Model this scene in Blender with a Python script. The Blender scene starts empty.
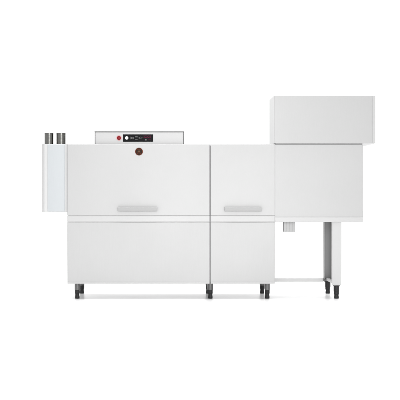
import bpy, bmesh, math, random
from mathutils import Vector, Matrix
random.seed(4)
scene = bpy.context.scene
COL = scene.collection

# ------------------------------------------------------------------ camera
DIST, EYE = 11.0, 0.992
cam_d = bpy.data.cameras.new("camera")
cam = bpy.data.objects.new("camera", cam_d)
COL.objects.link(cam)
cam.location = (0.0, -DIST, EYE)
cam.rotation_euler = (math.radians(90), 0, 0)
cam_d.sensor_width = 36.0
cam_d.lens = 36.0 * DIST / 4.0
cam_d.shift_x = 0.08              # rise-and-shift lens, fronts stay square to the film
cam_d.shift_y = 0.0
cam_d.clip_start = 0.1
cam_d.clip_end = 500.0
scene.camera = cam

# ------------------------------------------------------------------ studio surround
world = bpy.data.worlds.new("World")
scene.world = world
world.use_nodes = True
wn, wl = world.node_tree.nodes, world.node_tree.links
wn.clear()
w_out = wn.new("ShaderNodeOutputWorld")
w_bg = wn.new("ShaderNodeBackground")
w_tc = wn.new("ShaderNodeTexCoord")
w_sep = wn.new("ShaderNodeSeparateXYZ")
wl.new(w_tc.outputs["Generated"], w_sep.inputs[0])
# bright white sweep behind the machine (+Y), dimmer studio towards the camera (-Y)
w_map = wn.new("ShaderNodeMapRange")
w_map.interpolation_type = 'SMOOTHSTEP'
w_map.inputs["From Min"].default_value = 0.05
w_map.inputs["From Max"].default_value = 0.75
w_map.inputs["To Min"].default_value = 0.80
w_map.inputs["To Max"].default_value = 1.22
wl.new(w_sep.outputs["Y"], w_map.inputs["Value"])
w_bg.inputs["Color"].default_value = (1.0, 1.0, 1.0, 1)
wl.new(w_map.outputs["Result"], w_bg.inputs["Strength"])
wl.new(w_bg.outputs[0], w_out.inputs[0])

def area_light(name, loc, target, sx, sy, power, color=(1, 1, 1)):
    d = bpy.data.lights.new(name, 'AREA')
    d.shape = 'RECTANGLE'
    d.size, d.size_y, d.energy, d.color = sx, sy, power, color
    o = bpy.data.objects.new(name, d)
    COL.objects.link(o)
    o.location = loc
    o.rotation_euler = (Vector(target) - Vector(loc)).to_track_quat('-Z', 'Y').to_euler()
    return o

area_light("overhead_floor_fill", (0.4, 1.2, 6.0), (0.4, 1.0, 0), 7.0, 4.0, 540)  # added lamp out of view, lifts the floor to white
area_light("softbox_key", (0.6, -8.0, 1.7), (0.35, 0, 1.0), 2.6, 2.2, 118)

scene.view_settings.view_transform = 'Standard'
scene.view_settings.look = 'None'
scene.view_settings.gamma = 1.0
scene.view_settings.exposure = 0.37
scene.view_settings.use_curve_mapping = False
scene.cycles.max_bounces = 10
scene.cycles.diffuse_bounces = 6
scene.cycles.glossy_bounces = 6

# ------------------------------------------------------------------ measuring helpers
def px(u, y=0.0):                 # photo column -> metres at depth y
    return (u - 168.0) / 100.0 * (DIST + y) / DIST
def pz(v, y=0.0):                 # photo row -> metres at depth y
    return EYE - (v - 200.0) / 100.0 * (DIST + y) / DIST

# ------------------------------------------------------------------ materials
def new_mat(name):
    m = bpy.data.materials.new(name)
    m.use_nodes = True
    nt = m.node_tree
    return m, nt, nt.nodes["Principled BSDF"]

def steel(name, col, metallic=0.6, rough=0.5, brush='Z', brush_amt=0.07, wave=0.012, tone=0.016):
    """satin stainless sheet: fine brushing, slight oil-canning, faint tonal drift"""
    m, nt, b = new_mat(name)
    N, L = nt.nodes, nt.links
    tc = N.new("ShaderNodeTexCoord")
    mp = N.new("ShaderNodeMapping")
    s = {'Z': (700, 700, 9), 'X': (9, 700, 700)}[brush]
    mp.inputs["Scale"].default_value = s
    L.new(tc.outputs["Object"], mp.inputs["Vector"])
    n1 = N.new("ShaderNodeTexNoise")
    n1.inputs["Scale"].default_value = 1.0
    n1.inputs["Detail"].default_value = 3
    L.new(mp.outputs[0], n1.inputs["Vector"])
    n2 = N.new("ShaderNodeTexNoise")
    n2.inputs["Scale"].default_value = 1.7
    n2.inputs["Detail"].default_value = 2
    L.new(tc.outputs["Object"], n2.inputs["Vector"])
    # tone
    ramp = N.new("ShaderNodeMapRange")
    ramp.inputs["From Min"].default_value = 0.3
    ramp.inputs["From Max"].default_value = 0.7
    ramp.inputs["To Min"].default_value = 1 - tone
    ramp.inputs["To Max"].default_value = 1 + tone
    L.new(n1.outputs["Fac"], ramp.inputs["Value"])
    mul = N.new("ShaderNodeVectorMath")
    mul.operation = 'SCALE'
    mul.inputs[0].default_value = col
    L.new(ramp.outputs[0], mul.inputs["Scale"])
    L.new(mul.outputs[0], b.inputs["Base Color"])
    # roughness
    rr = N.new("ShaderNodeMapRange")
    rr.inputs["From Min"].default_value = 0.3
    rr.inputs["From Max"].default_value = 0.7
    rr.inputs["To Min"].default_value = rough - 0.012
    rr.inputs["To Max"].default_value = rough + 0.012
    L.new(n2.outputs["Fac"], rr.inputs["Value"])
    L.new(rr.outputs[0], b.inputs["Roughness"])
    # relief
    b1 = N.new("ShaderNodeBump")
    b1.inputs["Strength"].default_value = wave
    b1.inputs["Distance"].default_value = 0.02
    L.new(n2.outputs["Fac"], b1.inputs["Height"])
    b2 = N.new("ShaderNodeBump")
    b2.inputs["Strength"].default_value = brush_amt
    b2.inputs["Distance"].default_value = 0.0006
    L.new(n1.outputs["Fac"], b2.inputs["Height"])
    L.new(b1.outputs[0], b2.inputs["Normal"])
    L.new(b2.outputs[0], b.inputs["Normal"])
    b.inputs["Metallic"].default_value = metallic
    return m

def plain(name, col, rough=0.5, metallic=0.0, speck=0.15, emit=None, spec=0.5):
    """dyed plastic, print or painted metal with a faint mottling"""
    m, nt, b = new_mat(name)
    N, L = nt.nodes, nt.links
    tc = N.new("ShaderNodeTexCoord")
    n = N.new("ShaderNodeTexNoise")
    n.inputs["Scale"].default_value = 60
    n.inputs["Detail"].default_value = 4
    L.new(tc.outputs["Object"], n.inputs["Vector"])
    r = N.new("ShaderNodeMapRange")
    r.inputs["To Min"].default_value = 1 - speck
    r.inputs["To Max"].default_value = 1 + speck
    L.new(n.outputs["Fac"], r.inputs["Value"])
    mul = N.new("ShaderNodeVectorMath")
    mul.operation = 'SCALE'
    mul.inputs[0].default_value = col
    L.new(r.outputs[0], mul.inputs["Scale"])
    L.new(mul.outputs[0], b.inputs["Base Color"])
    b.inputs["Roughness"].default_value = rough
    b.inputs["Metallic"].default_value = metallic
    b.inputs["Specular IOR Level"].default_value = spec
    if emit:
        b.inputs["Emission Color"].default_value = (*emit[0], 1)
        b.inputs["Emission Strength"].default_value = emit[1]
    return m

M_DOOR = steel("satin_steel_door", (0.435, 0.435, 0.435))
M_PANEL = steel("satin_steel_panel", (0.43, 0.43, 0.43))
M_TRIM = steel("satin_steel_trim", (0.46, 0.46, 0.46), brush='X')
M_HOOD = steel("satin_steel_hood", (0.43, 0.43, 0.43), brush='Z')
M_BODY = steel("steel_carcass", (0.50, 0.50, 0.50), metallic=0.7, rough=0.45)
M_GUARD = steel("cool_steel_guard", (0.45, 0.470, 0.484), rough=0.32)
M_GUARD_EDGE = steel("guard_edge_steel", (0.53, 0.53, 0.53))
M_HANDLE = steel("handle_steel", (0.36, 0.36, 0.36), metallic=0.5, rough=0.55, brush='X')
M_RAIL = steel("stretcher_steel", (0.58, 0.58, 0.58), brush='X')
M_POST_SHADE = steel("shaded_post_steel", (0.29, 0.29, 0.29), rough=0.5)  # rear post's shade painted in as a darker steel than the front post
M_LID = steel("lid_steel", (0.26, 0.26, 0.26), metallic=0.65, rough=0.5, brush='X')
M_CTRL = steel("control_box_steel", (0.475, 0.475, 0.475), brush='X')
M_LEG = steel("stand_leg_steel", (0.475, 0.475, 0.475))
M_HOSE = steel("flue_steel", (0.16, 0.16, 0.152), metallic=1.0, rough=0.24, brush='Z', tone=0.2)
M_FOOTTUBE = plain("dark_foot_tube", (0.12, 0.12, 0.12), rough=0.35, metallic=0.6)
M_RUBBER = plain("black_foot_plastic", (0.016, 0.016, 0.017), rough=0.45, spec=0.3)
M_DARK = plain("grey_gasket", (0.33, 0.33, 0.33), rough=0.7)
M_SCREEN = plain("black_display_glass", (0.004, 0.004, 0.005), rough=0.3, speck=0.05, spec=0.06)
M_ICON = plain("grey_icon_print", (0.17, 0.17, 0.17), rough=0.5, spec=0.05)
M_WHITE = plain("white_key", (0.85, 0.85, 0.83), rough=0.4, speck=0.03)
M_REDLED = plain("red_led_print", (0.17, 0.012, 0.05), rough=0.4, spec=0.05)
M_REDBTN = plain("red_button_plastic", (0.20, 0.010, 0.016), rough=0.3, spec=0.15)
M_REDHALO = plain("pink_button_halo", (0.78, 0.42, 0.42), rough=0.4)  # pink glow round the button, painted as a ring
M_EMB_D = plain("emblem_dark_brown", (0.022, 0.010, 0.006), rough=0.4, spec=0.1)
M_EMB_R = plain("emblem_red_brown", (0.13, 0.032, 0.014), rough=0.4, spec=0.1)
M_EMB_G = plain("emblem_pale_gold", (0.33, 0.19, 0.10), rough=0.4, spec=0.1)
M_DRAIN = steel("drain_steel", (0.36, 0.36, 0.36), metallic=0.6, rough=0.45)

def floor_mat():
    m, nt, b = new_mat("white_acrylic_floor")
    N, L = nt.nodes, nt.links
    tc = N.new("ShaderNodeTexCoord")
    n = N.new("ShaderNodeTexNoise")
    n.inputs["Scale"].default_value = 3.0
    L.new(tc.outputs["Object"], n.inputs["Vector"])
    r = N.new("ShaderNodeMapRange")
    r.inputs["To Min"].default_value = 0.28
    r.inputs["To Max"].default_value = 0.34
    L.new(n.outputs["Fac"], r.inputs["Value"])
    L.new(r.outputs[0], b.inputs["Roughness"])
    b.inputs["Base Color"].default_value = (0.94, 0.94, 0.94, 1)
    return m
M_FLOOR = floor_mat()

# ------------------------------------------------------------------ mesh helpers
def add_box(bm, x0, x1, y0, y1, z0, z1, bev=0.0, seg=3, mi=0):
    lo = (min(x0, x1), min(y0, y1), min(z0, z1))
    hi = (max(x0, x1), max(y0, y1), max(z0, z1))
    t = bmesh.new()
    r = bmesh.ops.create_cube(t, size=1.0)
    for v in t.verts:
        v.co = Vector([lo[i] + (v.co[i] + 0.5) * (hi[i] - lo[i]) for i in range(3)])
    if bev > 0:
        bmesh.ops.bevel(t, geom=t.edges[:], offset=bev, segments=seg, profile=0.5, affect='EDGES')
    merge(bm, t, mi)

def merge(bm, t, mi=None):
    vm = {v: bm.verts.new(v.co) for v in t.verts}
    for f in t.faces:
        nf = bm.faces.new([vm[v] for v in f.verts])
        nf.material_index = f.material_index if mi is None else mi
    t.free()

def add_lathe(bm, prof, cx, cy, z0=0.0, seg=32, axis='Z', mi=0):
    """prof: list of (radius, height). axis 'Z' up, or 'Y' towards the camera (-Y)."""
    rings = []
    for r, h in prof:
        ring = []
        for k in range(seg):
            a = 2 * math.pi * k / seg
            if axis == 'Z':
                p = (cx + r * math.cos(a), cy + r * math.sin(a), z0 + h)
            else:
                p = (cx + r * math.cos(a), cy - h, z0 + r * math.sin(a))
            ring.append(bm.verts.new(p))
        rings.append(ring)
    for a, b in zip(rings, rings[1:]):
        for k in range(seg):
            q = (k + 1) % seg
            f = bm.faces.new((a[k], a[q], b[q], b[k]))
            f.material_index = mi
    for ring, flip in ((rings[0], True), (rings[-1], False)):
        f = bm.faces.new(ring[::-1] if flip else ring)
        f.material_index = mi

def add_prism(bm, pts, axis, a0, a1, mi=0):
    """extrude a 2-D outline; axis 'X': pts are (y,z); axis 'Y': pts are (x,z); axis 'Z': pts are (x,y)"""
    def P(p, a):
        return {'X': (a, p[0], p[1]), 'Y': (p[0], a, p[1]), 'Z': (p[0], p[1], a)}[axis]
    A = [bm.verts.new(P(p, a0)) for p in pts]
    B = [bm.verts.new(P(p, a1)) for p in pts]
    n = len(pts)
    fs = [bm.faces.new(A), bm.faces.new(B[::-1])]
    for i in range(n):
        j = (i + 1) % n
        fs.append(bm.faces.new((A[j], A[i], B[i], B[j])))
    for f in fs:
        f.material_index = mi

def obj(name, bm, mats, parent=None, smooth=True):
    bmesh.ops.recalc_face_normals(bm, faces=bm.faces[:])
    me = bpy.data.meshes.new(name)
    for f in bm.faces:
        f.smooth = smooth
    bm.to_mesh(me)
    bm.free()
    for m in (mats if isinstance(mats, (list, tuple)) else [mats]):
        me.materials.append(m)
    if smooth:
        me.set_sharp_from_angle(angle=math.radians(38))
    o = bpy.data.objects.new(name, me)
    COL.objects.link(o)
    if smooth:
        w = o.modifiers.new("weighted_normal", 'WEIGHTED_NORMAL')
        w.keep_sharp = True
    if parent:
        o.parent = parent
    return o

def box_obj(name, x0, x1, y0, y1, z0, z1, mat, parent, bev=0.003):
    bm = bmesh.new()
    add_box(bm, x0, x1, y0, y1, z0, z1, bev)
    return obj(name, bm, mat, parent)

# ------------------------------------------------------------------ the floor
bm = bmesh.new()
ring = [bm.verts.new((90 * math.cos(2 * math.pi * k / 96), 90 * math.sin(2 * math.pi * k / 96), 0)) for k in range(96)]
bm.faces.new(ring)
floor = obj("floor", bm, M_FLOOR, None, smooth=False)
floor["kind"] = "structure"
floor["label"] = "seamless white glossy studio floor under the dishwasher"

# ------------------------------------------------------------------ the dishwasher
ROOT = bpy.data.objects.new("conveyor_dishwasher", None)
COL.objects.link(ROOT)
ROOT.empty_display_size = 0.3
ROOT["label"] = "long stainless steel conveyor dishwasher on black feet with raised drying hood at right"
ROOT["category"] = "dishwasher"

XL, XG0, XG1, XR = px(67.2), px(209.75), px(210.45), px(275.0)
Z_TOP, Z_DB, Z_B0, Z_B1, Z_LP, Z_BOT = pz(144.0), pz(215.35), pz(215.8), pz(221.85), pz(222.25), pz(283.8)
D_BACK = 0.72

# carcasses behind the doors and panels
for (a, b, nm) in ((XL + 0.006, XG0 - 0.004, "wash_cabinet"), (XG1 + 0.004, XR - 0.006, "rinse_cabinet")):
    bm = bmesh.new()
    add_box(bm, a, b, 0.034, D_BACK, Z_BOT + 0.012, Z_TOP - 0.010, 0.004)
    obj(nm, bm, M_BODY, ROOT)
# the dark joint gasket between the two cabinets
box_obj("joint_gasket", XG0 - 0.004 + 0.0005, XG1 + 0.004 - 0.0005, 0.018, D_BACK - 0.02, Z_BOT + 0.02, Z_TOP - 0.014, M_DARK, ROOT, 0.0)

def handle_bm(x0, x1, zc):
    """bent sheet grip: flat bar held off the door by two short end brackets, lip rolled under"""
    bm = bmesh.new()
    h = 0.0185
    prof = [(-0.036, zc + h), (-0.040, zc + h - 0.004), (-0.042, zc - h + 0.006), (-0.038, zc - h),
            (-0.024, zc - h), (-0.024, zc - h + 0.004), (-0.036, zc - h + 0.006), (-0.0335, zc + h - 0.006), (-0.0002, zc + h - 0.003), (-0.0002, zc + h)]
    add_prism(bm, prof, 'X', x0, x1)
    for xa in (x0 + 0.001, x1 - 0.007):
        add_prism(bm, [(-0.034, zc + h - 0.005), (-0.037, zc - h + 0.004), (-0.0003, zc - h + 0.012), (-0.0003, zc + h - 0.005)], 'X', xa, xa + 0.006)
    return bm

doors = []
for (a, b, ha, hb) in ((XL, XG0, px(118), px(157.3)), (XG1, px(275.1), px(224.3), px(261.6))):
    bm = bmesh.new()
    add_box(bm, a, b, 0.0, 0.031, Z_DB, Z_TOP, 0.005, 4)
    d = obj("lift_door", bm, M_DOOR, ROOT)
    hz = pz(209.15)
    obj("handle", handle_bm(ha, hb, hz), M_HANDLE, d)
    doors.append(d)

# round emblem on the left door
ex, ez = px(139.0), pz(151.6)
bm = bmesh.new()
add_lathe(bm, [(0.039, -0.002), (0.039, 0.002), (0.037, 0.0036), (0.033, 0.0036), (0.033, 0.002)], ex, -0.0015, ez, 48, 'Y', 1)
add_lathe(bm, [(0.0325, -0.001), (0.0325, 0.0028)], ex, -0.0012, ez, 48, 'Y', 0)
# inner ring, little flame and the name-bar
def add_ring_y(bm, cx, cz, r0, r1, y0, y1, a0=0, a1=360, mi=0, seg=40):
    n = max(3, int(seg * (a1 - a0) / 360))
    full = (a1 - a0) >= 359.9
    V = []
    for k in range(n + (0 if full else 1)):
        a = math.radians(a0 + (a1 - a0) * k / n)
        c, s = math.cos(a), math.sin(a)
        V.append([bm.verts.new((cx + r * c, y, cz + r * s)) for r, y in ((r0, y0), (r1, y0), (r1, y1), (r0, y1))])
    m = len(V)
    for k in range(m if full else m - 1):
        A, B = V[k], V[(k + 1) % m]
        for i in range(4):
            j = (i + 1) % 4
            f = bm.faces.new((A[i], A[j], B[j], B[i]))
            f.material_index = mi
    if not full:
        for E in (V[0], V[-1]):
            bm.faces.new(E).material_index = mi
add_ring_y(bm, ex, ez, 0.022, 0.0255, -0.0052, -0.0035, 25, 155, 1)
add_ring_y(bm, ex, ez, 0.022, 0.0255, -0.0052, -0.0035, 205, 335, 1)
add_prism(bm, [(ex - 0.013, ez + 0.002), (ex + 0.013, ez + 0.002), (ex + 0.010, ez + 0.007), (ex + 0.004, ez + 0.0075), (ex, ez + 0.013), (ex - 0.004, ez + 0.0075), (ex - 0.010, ez + 0.007)], 'Y', -0.0055, -0.0035, 2)
add_box(bm, ex - 0.015, ex + 0.015, -0.0053, -0.0035, ez - 0.009, ez - 0.005, 0, mi=1)
obj("emblem", bm, [M_EMB_D, M_EMB_R, M_EMB_G], doors[0])

# trim rails under the doors, lower panels
for (a, b) in ((XL, XG0), (XG1, px(275.05))):
    box_obj("trim_rail", a, b, 0.004, 0.033, Z_B1, Z_B0, M_TRIM, ROOT, 0.004)
for (a, b) in ((XL, XG0), (XG1, XR)):
    bm = bmesh.new()
    add_box(bm, a, b, 0.002, 0.033, Z_BOT, Z_LP, 0.004, 4)
    pnl = obj("lower_panel", bm, M_PANEL, ROOT)
    box_obj("bottom_lip", a + 0.002, b - 0.002, -0.003, 0.0019, Z_BOT + 0.001, Z_BOT + 0.016, M_TRIM, pnl, 0.0015)

# pale strips added to lighten shade in joints above and below the trim rails
M_FILLER = plain("pale_grey_filler", (0.42, 0.42, 0.42), rough=0.6, speck=0.05)
for (a, b) in ((XL + 0.004, XG0 - 0.003), (XG1 + 0.003, px(274.8))):
    for (z0, z1) in ((Z_B0, Z_DB), (Z_LP, Z_B1)):
        box_obj("joint_filler", a, b, 0.0065, 0.030, z0 - 0.002, z1 + 0.002, M_FILLER, ROOT, 0.0)

# control box on top
CY = 0.06
cx0, cx1, cz0, cz1 = px(95.0, CY), px(183.6, CY), Z_TOP - 0.0095, pz(131.9, CY)
bm = bmesh.new()
add_box(bm, cx0, cx1, CY, 0.46, cz0, cz1, 0.006, 4)
ctrl = obj("control_box", bm, M_CTRL, ROOT)
bm = bmesh.new()
add_box(bm, cx0 - 0.004, cx1 + 0.004, CY - 0.012, 0.47, cz1 + 0.0003, cz1 + 0.009, 0.002)
obj("lid", bm, M_LID, ctrl)
for a in (cx0 - 0.0035, cx1 + 0.0005):
    box_obj("side_flange", a, a + 0.003, CY - 0.008, 0.45, cz0 + 0.002, cz1, M_HANDLE, ctrl, 0.0)
# display
FY = CY - 0.0003
sx0, sx1, sz0, sz1 = px(123.0, CY), px(153.1, CY), pz(141.8, CY), pz(134.4, CY)
bm = bmesh.new()
add_box(bm, sx0, sx1, FY - 0.004, FY, sz0, sz1, 0.0018, 2, mi=0)
gy0, gy1 = FY - 0.0052, FY - 0.0038
def icon_box(u0, u1, v0, v1, mi):
    add_box(bm, px(u0, CY), px(u1, CY), gy0, gy1, pz(v1, CY), pz(v0, CY), 0, mi=mi)
add_lathe(bm, [(0.0165, 0.0), (0.0165, 0.0022), (0.0145, 0.003)], px(126.7, CY), FY - 0.0035, pz(138.0, CY), 32, 'Y', 2)
# play arrow and stop bars
add_prism(bm, [(px(130.6, CY), pz(139.4, CY)), (px(130.6, CY), pz(136.6, CY)), (px(132.4, CY), pz(138, CY))], 'Y', gy0, gy1, 1)
icon_box(132.6, 133.0, 136.9, 139.1, 1)
icon_box(133.3, 133.7, 136.9, 139.1, 1)
# two rows of small program keys
for u in (135.0, 136.2, 137.4):
    icon_box(u, u + 0.8, 136.0, 136.6, 1)
    icon_box(u, u + 0.8, 139.5, 140.1, 1)
icon_box(135.2, 137.8, 137.8, 138.1, 1)
add_ring_y(bm, px(140.4, CY), pz(137.9, CY), 0.008, 0.011, gy0, gy1, 0, 360, 1, 24)
icon_box(138.7, 139.1, 137.5, 138.4, 1)
icon_box(141.8, 142.5, 137.7, 138.1, 1)
# red read-out and a bright key
for i, u in enumerate((143.6, 145.0, 146.4, 148.2, 149.6)):
    icon_box(u, u + 0.9, 135.7, 136.1, 3)
    icon_box(u, u + 0.9, 137.3, 137.7, 3)
    icon_box(u + 0.95, u + 1.12, 135.9, 137.5, 3)
icon_box(145.0, 146.6, 139.2, 140.4, 1)
icon_box(148.4, 150.6, 139.7, 140.1, 3)
obj("display", bm, [M_SCREEN, M_ICON, M_WHITE, M_REDLED], ctrl)
bm = bmesh.new()
add_lathe(bm, [(0.0265, 0.0), (0.0265, 0.003), (0.0245, 0.005), (0.0215, 0.005)], px(119.0, CY), FY, pz(138.0, CY), 40, 'Y', 1)
add_lathe(bm, [(0.021, 0.003), (0.021, 0.010), (0.0185, 0.014), (0.010, 0.0155)], px(119.0, CY), FY, pz(138.0, CY), 40, 'Y', 0)
obj("power_button", bm, [M_REDBTN, M_REDHALO], ctrl)

# left inlet guard
GY = 0.05
bm = bmesh.new()
gx0, gx1 = px(41.3, GY), XL - 0.0015
gz0, gz1 = pz(211.9, GY), pz(144.0, GY)
def rounded(x0, x1, y0, y1, r, n=6, corners=(1, 1, 1, 1)):
    pts = []
    for (cx, cy, a, on) in ((x0 + r, y0 + r, 180, corners[0]), (x1 - r, y0 + r, 270, corners[1]), (x1 - r, y1 - r, 0, corners[2]), (x0 + r, y1 - r, 90, corners[3])):
        if on:
            for k in range(n + 1):
                t = math.radians(a + 90 * k / n)
                pts.append((cx + r * math.cos(t), cy + r * math.sin(t)))
        else:
            t = math.radians(a + 45)
            pts.append((cx + r * math.sqrt(2) * math.cos(t), cy + r * math.sqrt(2) * math.sin(t)))
    return pts
add_prism(bm, rounded(gx0, gx1, GY, 0.60, 0.035, 10, (1, 0, 0, 1)), 'Z', gz0, gz1)
guard = obj("inlet_guard", bm, M_GUARD_EDGE, ROOT)
box_obj("front_sheet", px(47.6, GY), px(64.8, GY), GY - 0.004, GY + 0.0, gz0 + 0.004, gz1 - 0.003, M_GUARD, guard, 0.0015)

# two flue pipes on the guard
PY = 0.22
for (u0, u1) in ((44.5, 53.5), (56.3, 65.7)):
    xc = (px(u0, PY) + px(u1, PY)) / 2
    r = (px(u1, PY) - px(u0, PY)) / 2
    zb, zt = gz1 + 0.0005, pz(133.2, PY)
    bm = bmesh.new()
    prof = [(r, 0.0), (r, 0.006)]
    n = 12
    h = zt - zb
    for k in range(n):
        t0 = 0.008 + (h - 0.022) * k / n
        dt = (h - 0.022) / n
        prof += [(r * 0.986, t0 + 0.15 * dt), (r * 0.996, t0 + 0.5 * dt), (r * 0.986, t0 + 0.85 * dt)]
    prof += [(r, h - 0.012), (r, h), (r * 0.9, h), (r * 0.9, 0.01)]
    add_lathe(bm, prof, xc, PY, zb, 40)
    obj("flue_pipe", bm, M_HOSE, ROOT)

# drying tunnel at the right, with the blower housing on top
TX0, TX1 = px(274.8), px(363.0)
TZ0, TZ1 = pz(222.0), pz(144.4)
bm = bmesh.new()
add_box(bm, TX0, TX1, 0.003, 0.50, TZ0, TZ1, 0.005, 4)
tunnel = obj("drying_tunnel", bm, M_HOOD, ROOT)
box_obj("bottom_flange", px(275.1), TX1 - 0.001, -0.004, 0.0027, TZ0 + 0.001, pz(217.2), M_TRIM, tunnel, 0.0015)

HX0, HX1 = px(274.0), px(375.0)
HZ0, HZ1 = pz(143.55), pz(95.3)
bm = bmesh.new()
add_box(bm, HX0, HX1, -0.004, 0.50, HZ0, HZ1, 0.005, 4)
hood = obj("blower_housing", bm, M_HOOD, ROOT)
box_obj("corner_strip", px(372.4), HX1 + 0.002, -0.007, -0.0043, HZ0 + 0.002, HZ1 - 0.002, M_TRIM, hood, 0.001)
box_obj("seam_gasket", TX0 + 0.01, TX1 - 0.01, 0.006, 0.48, TZ1 + 0.0003, HZ0 - 0.0003, M_LID, ROOT, 0.0)

# drain outlet under the tunnel
DY = 0.12
bm = bmesh.new()
add_box(bm, px(283.7, DY), px(295.2, DY), DY, DY + 0.10, pz(231.9, DY), TZ0 - 0.0005, 0.004)
for k in range(3):
    xa = px(286.2 + 3.0 * k, DY)
    add_box(bm, xa, xa + 0.006, DY - 0.003, DY + 0.001, pz(231.2, DY), TZ0 - 0.004, 0.001)
obj("drain_outlet", bm, M_DRAIN, ROOT)

# feet of the cabinets: steel sleeve with a black levelling foot
def foot(parent_name, x, y, ztop, r=0.026, mats=(M_FOOTTUBE, M_RUBBER)):
    zs = ztop * 0.52
    bm = bmesh.new()
    add_lathe(bm, [(r * 1.02, zs), (r * 1.08, zs + 0.006), (r * 1.08, ztop - 0.012), (r * 1.35, ztop - 0.010), (r * 1.35, ztop - 0.0008)], x, y, 0, 36)
    leg = obj(parent_name, bm, mats[0], ROOT)
    bm = bmesh.new()
    add_lathe(bm, [(r * 0.80, 0.0), (r * 0.90, 0.004), (r * 0.92, 0.018), (r * 0.84, 0.026), (r * 0.80, zs * 0.55), (r * 0.98, zs * 0.62), (r * 0.98, zs - 0.001)], x, y, 0, 36)
    obj("levelling_foot", bm, mats[1], leg)
    return leg

YF, YR = 0.08, 0.68
for u in (77.3, 210.3, 267.2):
    x = px(u, YF)
    for y in (YF, YR):
        foot("leg", x, y, Z_BOT + 0.012)

# the open stand carrying the tunnel: front post, rear channel post, rails
sxa, sxb = px(331.9, YF), px(340.9, YF)
ZP = pz(284.6, YF)
bm = bmesh.new()
t = 0.004
W, Dp = sxb - sxa, 0.06
# folded C-channel, its open side turned to the back
add_prism(bm, [(sxa, YF - 0.03), (sxb, YF - 0.03), (sxb, YF + 0.03), (sxb - t, YF + 0.03), (sxb - t, YF - 0.03 + t), (sxa + t, YF - 0.03 + t), (sxa + t, YF + 0.03), (sxa, YF + 0.03)], 'Z', ZP, TZ0 - 0.0006)
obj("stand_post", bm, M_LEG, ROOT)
# rear post is tucked under the tunnel's rear rail, its open side turned to the front
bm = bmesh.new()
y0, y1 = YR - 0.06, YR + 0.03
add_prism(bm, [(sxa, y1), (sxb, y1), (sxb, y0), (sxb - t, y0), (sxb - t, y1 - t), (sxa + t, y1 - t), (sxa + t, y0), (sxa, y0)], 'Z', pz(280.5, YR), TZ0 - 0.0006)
obj("stand_post", bm, M_POST_SHADE, ROOT)
box_obj("rear_rail", px(270.0, YR), px(345, YR), 0.502, YR + 0.04, TZ0 - 0.0003, TZ0 + 0.06, M_HOOD, ROOT, 0.002)
box_obj("stretcher", XR - 0.02, sxa - 0.001, YR - 0.02, YR + 0.02, pz(281.6, YR), pz(278.0, YR), M_RAIL, ROOT, 0.004)
box_obj("side_rail", sxa + 0.02, sxa + 0.05, YF + 0.031, YR - 0.061, ZP + 0.002, ZP + 0.03, M_TRIM, ROOT, 0.003)
for y, zt in ((YF, ZP), (YR, pz(280.5, YR))):
    bm = bmesh.new()
    add_box(bm, sxa + 0.002, sxb - 0.002, y - 0.028, y + 0.024, zt - 0.006, zt - 0.0005, 0.001)
    if y == YR:   # dark band round the rear post's lower end
        add_box(bm, sxa - 0.0025, sxb + 0.0025, y - 0.063, y + 0.033, zt - 0.004, zt + 0.022, 0.001)
    leg_plate = obj("foot_plate", bm, M_BODY if y == YF else M_FOOTTUBE, ROOT)
    foot("leg", (sxa + sxb) / 2, y, zt - 0.006, 0.027, (M_RUBBER, M_RUBBER))
